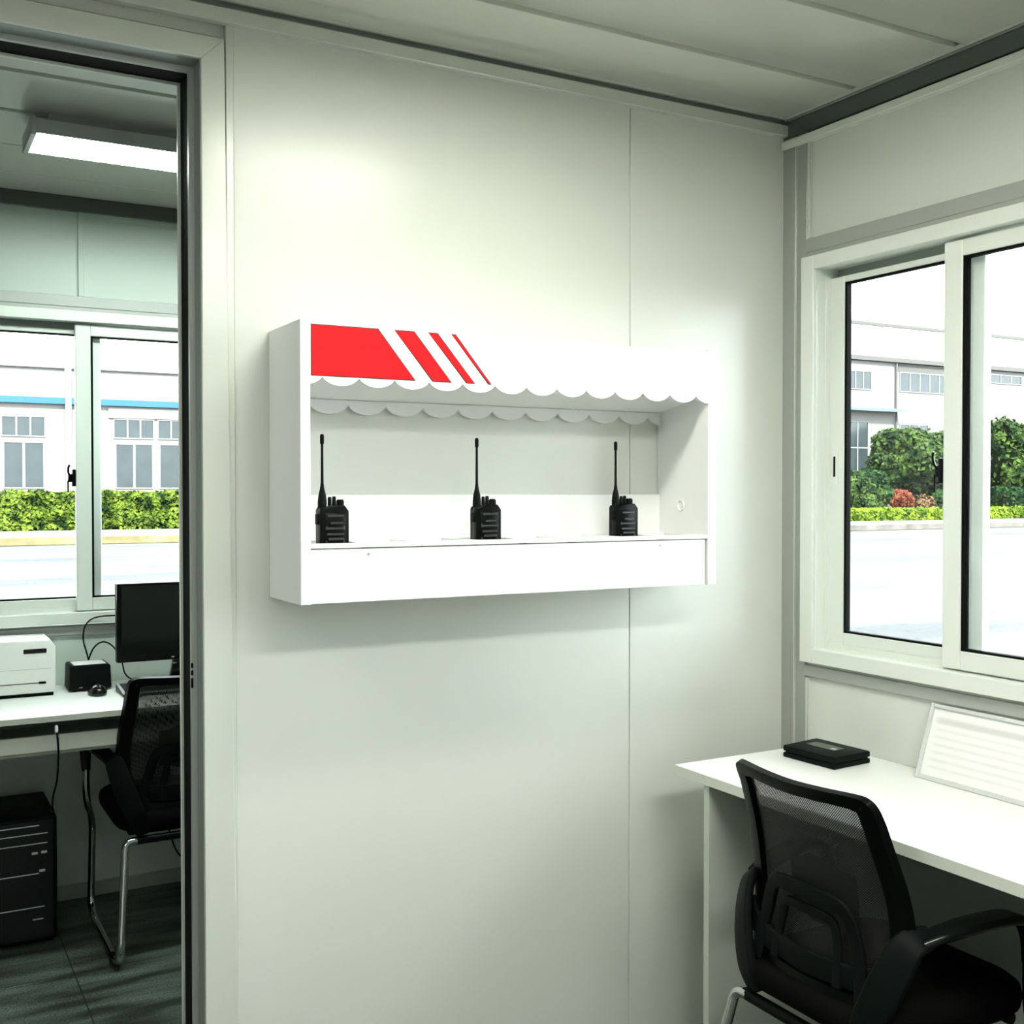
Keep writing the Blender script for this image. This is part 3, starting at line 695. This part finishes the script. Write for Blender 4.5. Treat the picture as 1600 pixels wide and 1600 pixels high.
# mouse
p = thing('computer_mouse', 'glossy black mouse on the far desk in front of the black box', 'mouse', (.632, 4.045, FZ), world=True)
mb = MB(); prof = [(.030, 0), (.0315, .008), (.030, .017), (.025, .026), (.017, .033), (.008, .0365), (.001, .037)]
mb.lathe(prof, (.632, 4.050, FZ), 24, 0, None, 1., 1.55); mb.build('shell', 'blkg', p)
mb = MB(); mb.cyl((.629, 4.030, FZ+.0335), (.635, 4.030, FZ+.0335), .006); mb.build('scroll_wheel', 'blk', p)
# keyboard
p = thing('computer_keyboard', 'black keyboard in front of the monitor on the far desk', 'keyboard', (.93, 4.02, FZ), world=True)
mb = MB(); mb.prism([(3.945, FZ), (4.095, FZ), (4.095, FZ+.024), (4.080, FZ+.026), (3.945, FZ+.012)], 'yz', .700, 1.145, 0, .002, 2); mb.build('base', 'blk', p)
mb = MB(); mb.prism([(3.9445, FZ+.0115), (3.952, FZ+.0138), (3.952, FZ+.0125), (3.9445, FZ+.0095)], 'yz', .7005, 1.1445); mb.prism([(3.9445, FZ+.0095), (3.9445, FZ+.0125), (4.080, FZ+.0268), (4.080, FZ+.024)], 'yz', .6995, .7085); mb.build('front_edge', 'silver', p)
k0 = None
for r in range(5):
    for q in range(15):
        x = .712+q*.0283; y = 3.962+r*.0225; z = FZ+.0145+r*.0023
        if k0 is None: k0 = MB().box(-.0115, .0115, -.0085, .0085, 0, .007, 0, .002, 1).build('key', 'keycap', p); k = k0
        else: k = k0.copy(); COL.objects.link(k); k.parent = p
        k.location = (x-.93, y-4.02, z-FZ)
# monitor
p = thing('computer_monitor', 'black flat monitor with a dark screen on the far desk', 'monitor', (.96, 4.13, FZ), world=True)
MB().box(.706, 1.222, 4.100, 4.135, .880, 1.158, 0, .004, 2).build('bezel', 'blk', p)
MB().box(.722, 1.206, 4.0985, 4.101, .906, 1.148).build('screen', 'screen', p)
MB().box(.80, 1.13, 4.134, 4.155, .92, 1.12, 0, .01, 2).build('back_cover', 'blkm', p)
mb = MB(); mb.prism([(.895, .80), (1.035, .80), (1.02, .885), (.91, .885)], 'xz', 4.138, 4.165, 0, .006, 2); mb.build('neck', 'blkg', p)
mb = MB(); mb.lathe([(.135, 0), (.137, .004), (.130, .010), (.06, .016), (.01, .018)], (.965, 4.165, FZ), 32, 0, None, 1., .62); mb.build('stand_base', 'blkg', p)
MB().box(.893, .903, 4.0985, 4.1005, .888, .892).build('power_light', 'silver', p)
mb = MB(); mb.sweep([(.905, 4.137, .862), (.918, 4.137, .862)], rr(.005, .004, .0015)); mb.sweep([(.935, 4.137, .860), (.975, 4.137, .875)], rr(.010, .006, .002)); mb.build('neck_badge', 'silver', p)
# cords
def cord(name, label, pts, r=.0028, plug=None):
    P = crom(pts, 8)
    if plug is None:
        o = MB().tube([Vector(q)-P[0] for q in P], r, 8).build(name, 'blk'); o.location = P[0]; tag(o, label, 'cable'); return o
    t = thing(name, label, 'cable', tuple(P[0]))
    MB().tube([Vector(q)-P[0] for q in P], r, 8).build('lead', 'blk', t); plug(t, P[0]); return t
cord('cable', 'thin black cable looping high from the black box to the monitor back', [(.640, 4.262, .86), (.632, 4.275, .90), (.622, 4.285, .95), (.632, 4.290, 1.00), (.668, 4.290, 1.025), (.74, 4.27, 1.030), (.84, 4.20, 1.03), (.88, 4.158, 1.03)])
cord('cable', 'thin black cable arching low from the black box down to the far desktop', [(.632, 4.262, .865), (.655, 4.275, .915), (.69, 4.285, .935), (.725, 4.28, .915), (.75, 4.265, .865), (.76, 4.255, .82), (.785, 4.25, .796), (.83, 4.25, .789), (.88, 4.262, .789)])
def plug(t, p0): tag(MB().lathe([(.003, -.012), (.0052, -.010), (.0052, .006), (.003, .012)], (0, 0, 0), 12).build('plug', 'whitep', t), 'white plug')
cord('cable', 'black cable with white plug hanging from the far desk rail to the computer tower', [(.462, 3.739, .742), (.466, 3.738, .70), (.467, 3.738, .65), (.463, 3.745, .58), (.459, 3.80, .52), (.468, 3.90, .46), (.478, 3.96, .425), (.470, 4.02, .419)], .003, plug)
cord('cable', 'thin black cord drooping on the wall under the far desk', [(.93, 4.30, .66), (.93, 4.318, .40), (.925, 4.318, .24), (.94, 4.318, .16), (.97, 4.318, .10), (1.03, 4.315, .075), (1.12, 4.31, .06)], .003)
# computer tower under the far desk
p = thing('computer_tower', 'black computer tower on the floor under the far desk, thin silver lines on its front', 'computer', (.37, 4.1, 0), world=True)
mb = MB(); mb.box(.25, .487, 3.945, 4.29, .012, .416, 0, .006, 2); mb.build('case', 'blkm', p)
mb = MB(); mb.box(.262, .476, 3.940, 3.946, .02, .41, 0, .003, 1); mb.build('front_panel', 'blkg', p)
for i, z in enumerate((.392, .365, .333, .235, .125, .085)):
    b = (.432, .457, .456, .430, .447, .442)[i]; a = (.27, .27, .27, .27, .27, .41)[i]
    MB().box(a, b, 3.9385, 3.941, z-.0015, z+.0015, 0).build('front_trim_line', 'silver', p)
for x, z in ((.418, .302), (.446, .303), (.440, .243)): MB().box(x-.009, x+.009, 3.938, 3.941, z-.004, z+.004, 0, .0015, 2).build('front_button', 'silver', p)
for a in (.265, .445): MB().box(a, a+.03, 3.96, 4.28, 0, .013).build('foot', 'rubber', p)

# ------------------------------------------------------------------ outdoors
G = -.25
o = MB().box(-60, 140, YF+.095, 120, G-.1, G).build('ground', 'ground'); struct(o, 'bright pale paved yard outside the windows', 'ground')
o = MB().box(-60, XL-.1, -60, YF+.095, G-.1, G).box(XL-.1, XP+.075, -60, YN-.1, G-.1, G).build('ground', 'ground'); struct(o, 'bright pale paved yard behind the room', 'ground')
o = MB().box(XP+.075, 140, -60, YF+.096, G-.1, G).build('ground', 'ground'); struct(o, 'bright pale paved yard outside the right-hand window', 'ground')
o = MB().box(-40, 26, 39.3, 60, G, 0).build('pavement', 'concrete'); struct(o, 'pale raised pavement behind the yellow kerb', 'pavement')
o = MB().box(30, 120, 35.9, 60, G, 0).build('pavement', 'concrete'); struct(o, 'pale raised pavement behind the grey kerb', 'pavement')
o = MB().box(-40, 26, 39.0, 39.3, G, .02, 0, .02, 1).build('kerb', 'kerb_y', off=(-7, 39, G)); o.location = (-7, 39, G); tag(o, 'worn yellow kerb below the hedge outside the far window', 'kerb')
o = MB().box(30, 120, 35.6, 35.9, G, .02, 0, .02, 1).build('kerb', 'kerb_g', off=(70, 35.6, G)); o.location = (70, 35.6, G); tag(o, 'mottled grey kerb below the low hedge outside the right-hand window', 'kerb')

def leaves(mb, n, fpos, size, mi=0):
    bm = mb.bm
    for _ in range(n):
        p, nr = fpos(); s = size*random.uniform(.6, 1.25)
        nr = (nr+Vector((random.gauss(0, .55), random.gauss(0, .55), random.gauss(0, .55)))).normalized()
        t = nr.orthogonal().normalized(); t = Matrix.Rotation(random.uniform(0, 6.28), 3, nr) @ t; b = nr.cross(t)
        v = [bm.verts.new(p+t*s*.5), bm.verts.new(p+b*s*.3+nr*s*.08), bm.verts.new(p-t*s*.5), bm.verts.new(p-b*s*.3+nr*s*.08)]
        bm.faces.new(v).material_index = mi
def hedge(name, label, x0, x1, y0, y1, z0, z1, mat, n, size, amp):
    t = thing(name, label, 'hedge', ((x0+x1)/2, (y0+y1)/2, z0))
    mb = MB()
    def f():
        x = random.uniform(x0, x1)-(x0+x1)/2; r = random.random()
        bump = amp*(math.sin(x*2.1)*.5+math.sin(x*5.3+1)*.5)
        if r < .45: return Vector((x, random.uniform(y0, y1)-(y0+y1)/2, z1-z0+bump*.6+random.uniform(-.12, .06)*size*6)), Vector((0, -.2, 1))
        return Vector((x, y0-(y0+y1)/2+bump+random.uniform(-.1, .5)*size*2, random.uniform(.02, z1-z0))), Vector((0, -1, .45))
    leaves(mb, n, f, size); mb.build('foliage', mat, t, smooth=False)
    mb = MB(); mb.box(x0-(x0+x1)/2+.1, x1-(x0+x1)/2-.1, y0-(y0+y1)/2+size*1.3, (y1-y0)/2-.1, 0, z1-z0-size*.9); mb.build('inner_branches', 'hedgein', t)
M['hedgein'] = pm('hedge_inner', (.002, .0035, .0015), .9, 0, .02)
hedge('clipped_hedge', 'leafy green hedge outside the far-room window', -4, 24, 46.0, 48.2, 0, 1.42, 'hedge', 26000, .20, .10)
hedge('clipped_hedge', 'low bright yellow-green hedge outside the right-hand window', 34, 78, 40.4, 41.8, 0, .58, 'hedge2', 22000, .16, .05)
def bush(name, label, cat, c, r, rz, mat, n, size, lumps=9, trunk=0.):
    t = thing(name, label, cat, (c[0], c[1], 0))
    L = [(Vector((0, 0, c[2])), r*.8, rz*.85)]
    for k in range(lumps):
        a = random.uniform(0, 2*PI); e = random.uniform(-.5, 1.0)
        L.append((Vector((r*.62*math.cos(a)*math.cos(e), r*.62*math.sin(a)*math.cos(e), c[2]+rz*.62*math.sin(e))), r*random.uniform(.34, .5), rz*random.uniform(.32, .46)))
    mb = MB()
    def f():
        p, a, b = random.choice(L)
        while True:
            d = Vector((random.gauss(0, 1), random.gauss(0, 1), random.gauss(0, 1))).normalized()
            if d.y < .5: break
        k = random.uniform(.86, 1.04)
        q = p+Vector((d.x*a*k, d.y*a*k, d.z*b*k))
        if q.z < .03: q.z = .03+random.random()*.1
        return q, d
    leaves(mb, n, f, size); mb.build('foliage', mat, t, smooth=False)
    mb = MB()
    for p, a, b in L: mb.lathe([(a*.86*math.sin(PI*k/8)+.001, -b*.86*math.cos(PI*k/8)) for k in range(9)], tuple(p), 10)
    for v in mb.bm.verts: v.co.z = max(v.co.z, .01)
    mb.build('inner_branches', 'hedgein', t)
    if trunk: MB().tube([(0, 0, 0), (0, 0, c[2])], trunk, 10).build('trunk', 'wood', t)
bush('tree', 'large rounded green tree before the white building, tallest in the right-hand window', 'tree', (52.0, 45.4, 2.9), 3.0, 2.7, 'tree', 9000, .34, 12, .15)
bush('tree', 'green tree seen through the near pane of the right-hand window', 'tree', (59.2, 45.5, 3.2), 2.7, 2.9, 'tree', 8000, .34, 12, .15)
bush('bush', 'yellow-green bush at the left edge of the right-hand window view', 'bush', (45.3, 44.3, 1.3), 2.0, 1.6, 'tree', 5000, .26)
bush('bush', 'dark green bush between the yellow-green bush and the red one', 'bush', (47.6, 44.6, .95), 1.25, 1.15, 'bush', 3500, .22)
bush('bush', 'dark green bush behind the red bush', 'bush', (49.2, 46.0, 1.7), 1.7, 1.35, 'bush', 3500, .26)
bush('bush', 'small rust-red bush above the low hedge', 'bush', (48.7, 43.5, .85), .72, .85, 'bushred', 1800, .16, 7)
bush('bush', 'small pinkish-brown bush right of the red bush', 'bush', (50.5, 43.5, .72), .86, .72, 'bushpink', 1800, .16, 7)
bush('bush', 'dark green bush at the foot of the tallest tree', 'bush', (52.6, 43.9, .8), 1.3, .95, 'bush', 2500, .22)
bush('bush', 'dark green bush below the tree in the near pane', 'bush', (58.2, 44.0, .9), 1.5, 1.1, 'bush', 2500, .24)

def fwindow(b, x0, x1, z0, z1, y, cols, rows=1, name='facade_window'):
    off = b['_w']
    mb = MB(); t = .05
    mb.box(x0-t, x1+t, y-.06, y+.02, z0-t, z0); mb.box(x0-t, x1+t, y-.06, y+.02, z1, z1+t)
    mb.box(x0-t, x0, y-.06, y+.02, z0, z1); mb.box(x1, x1+t, y-.06, y+.02, z0, z1)
    for i in range(1, cols):
        x = x0+(x1-x0)*i/cols; mb.box(x-.035, x+.035, y-.05, y+.02, z0, z1)
    for j in range(1, rows):
        z = z0+(z1-z0)*j/rows; mb.box(x0, x1, y-.05, y+.02, z-.035, z+.035)
    f = mb.build(name, 'fframe', b)
    MB().box(x0, x1, y-.02, y+.01, z0, z1).build('pane', 'fwin', f, off=off)
# long white factory with blue strip
b = thing('factory_building', 'long white factory with a blue strip outside the far-room window', 'building', (4, 55, 0), world=True)
MB().box(-30, 26, 55, 70, 0, 5.50).build('wall', 'facade', b)
MB().box(-30, 26, 54.75, 55.0, 5.48, 5.77).build('fascia', 'bluef', b)
MB().prism([(55.0, 5.77), (70, 5.77), (70, 8.3), (58, 7.3), (55.2, 7.14)], 'yz', -30, 26).build('roof', 'roofw', b)
MB().box(-30, 26, 55.05, 55.2, 7.12, 7.17).build('roof_edge', 'eave', b)
for x in (7.25, -3.0, 17.5): MB().box(x, x+.26, 54.7, 55.0, 0, 7.1).build('downpipe', 'roofw', b)
MB().box(9.15, 14.0, 54.9, 55.0, 4.93, 5.40).build('lintel', 'facade', b)
for x0 in (9.42, 4.62, 12.9):
    fwindow(b, x0, x0+1.76, 4.02, 4.86, 55, 3); fwindow(b, x0+.08, x0+.83, 1.68, 3.70, 55, 1); fwindow(b, x0+.94, x0+1.70, 1.68, 3.70, 55, 1)
    if x0 == 9.42: fwindow(b, 11.42, 12.6, 4.02, 4.86, 55, 2); fwindow(b, 11.5, 12.5, 1.68, 3.70, 55, 1)
# white two-storey building with canopy
b = thing('workshop_building', 'white two-storey building with a pale blue canopy outside the right-hand window', 'building', (60, 50, 0), world=True)
MB().box(40, 100, 50, 66, 0, 9.52).build('wall', 'facade_r', b)
MB().box(40, 100, 49.72, 50.0, 9.55, 9.82).build('eave', 'eave', b)
MB().prism([(49.72, 9.82), (66, 9.82), (66, 14.3), (56, 13.4)], 'yz', 40, 100).build('roof', 'roofw', b)
MB().box(40, 100, 53.8, 54.0, 12.55, 12.75).build('roof_ridge_line', 'eave', b)
MB().cyl((55.4, 49.85, 0), (55.4, 49.85, 9.5), .07).build('downpipe', 'eave', b)
MB().box(55.7, 60.6, 49.97, 50.0, 9.0, 9.5).build('upper_panel', 'eave', b)
MB().prism([(49.2, 6.40), (50, 6.60), (50, 6.70), (49.2, 6.52)], 'yz', 44, 55.6).build('canopy', 'canopy', b)
fwindow(b, 49.3, 53.3, 7.80, 8.85, 50, 6); fwindow(b, 55.85, 60.3, 7.80, 8.95, 50, 5); fwindow(b, 63.3, 67.5, 8.74, 9.25, 50, 4)
fwindow(b, 49.6, 53.05, 2.6, 5.75, 50, 4, 2); fwindow(b, 55.85, 58.4, 2.6, 5.7, 50, 3, 1); fwindow(b, 62.5, 66, 2.6, 5.7, 50, 3, 1)

# ------------------------------------------------------------------ light of the place
W = bpy.data.worlds.new('sky'); S.world = W; W.use_nodes = True
bg = W.node_tree.nodes['Background']; bg.inputs['Color'].default_value = (.90, .97, 1., 1); bg.inputs['Strength'].default_value = 11.5
sl = bpy.data.lights.new('sun', 'SUN'); sl.energy = 26.0; sl.angle = .12; sl.color = (1, .97, .9)
so = bpy.data.objects.new('sun', sl); COL.objects.link(so); so.rotation_euler = (math.radians(48), 0, math.radians(-14))

# ------------------------------------------------------------------ camera
cam = bpy.data.cameras.new('camera'); co = bpy.data.objects.new('camera', cam); COL.objects.link(co)
cam.sensor_width = 36; cam.lens = 36*1757.2/1600; cam.clip_start = .02; cam.clip_end = 500
yaw, pitch, roll = (math.radians(a) for a in (29.173, -1.0345, -.0213))
co.location = (0, 0, 1.48)
co.rotation_euler = (Matrix.Rotation(-yaw, 3, 'Z') @ Matrix.Rotation(PI/2+pitch, 3, 'X') @ Matrix.Rotation(roll, 3, 'Z')).to_euler()
S.camera = co
S.view_settings.view_transform = 'Standard'; S.view_settings.look = 'None'; S.view_settings.gamma = 1; S.view_settings.use_curve_mapping = False
S.view_settings.exposure = .14
for o in bpy.data.objects:
    if '_w' in o: del o['_w']
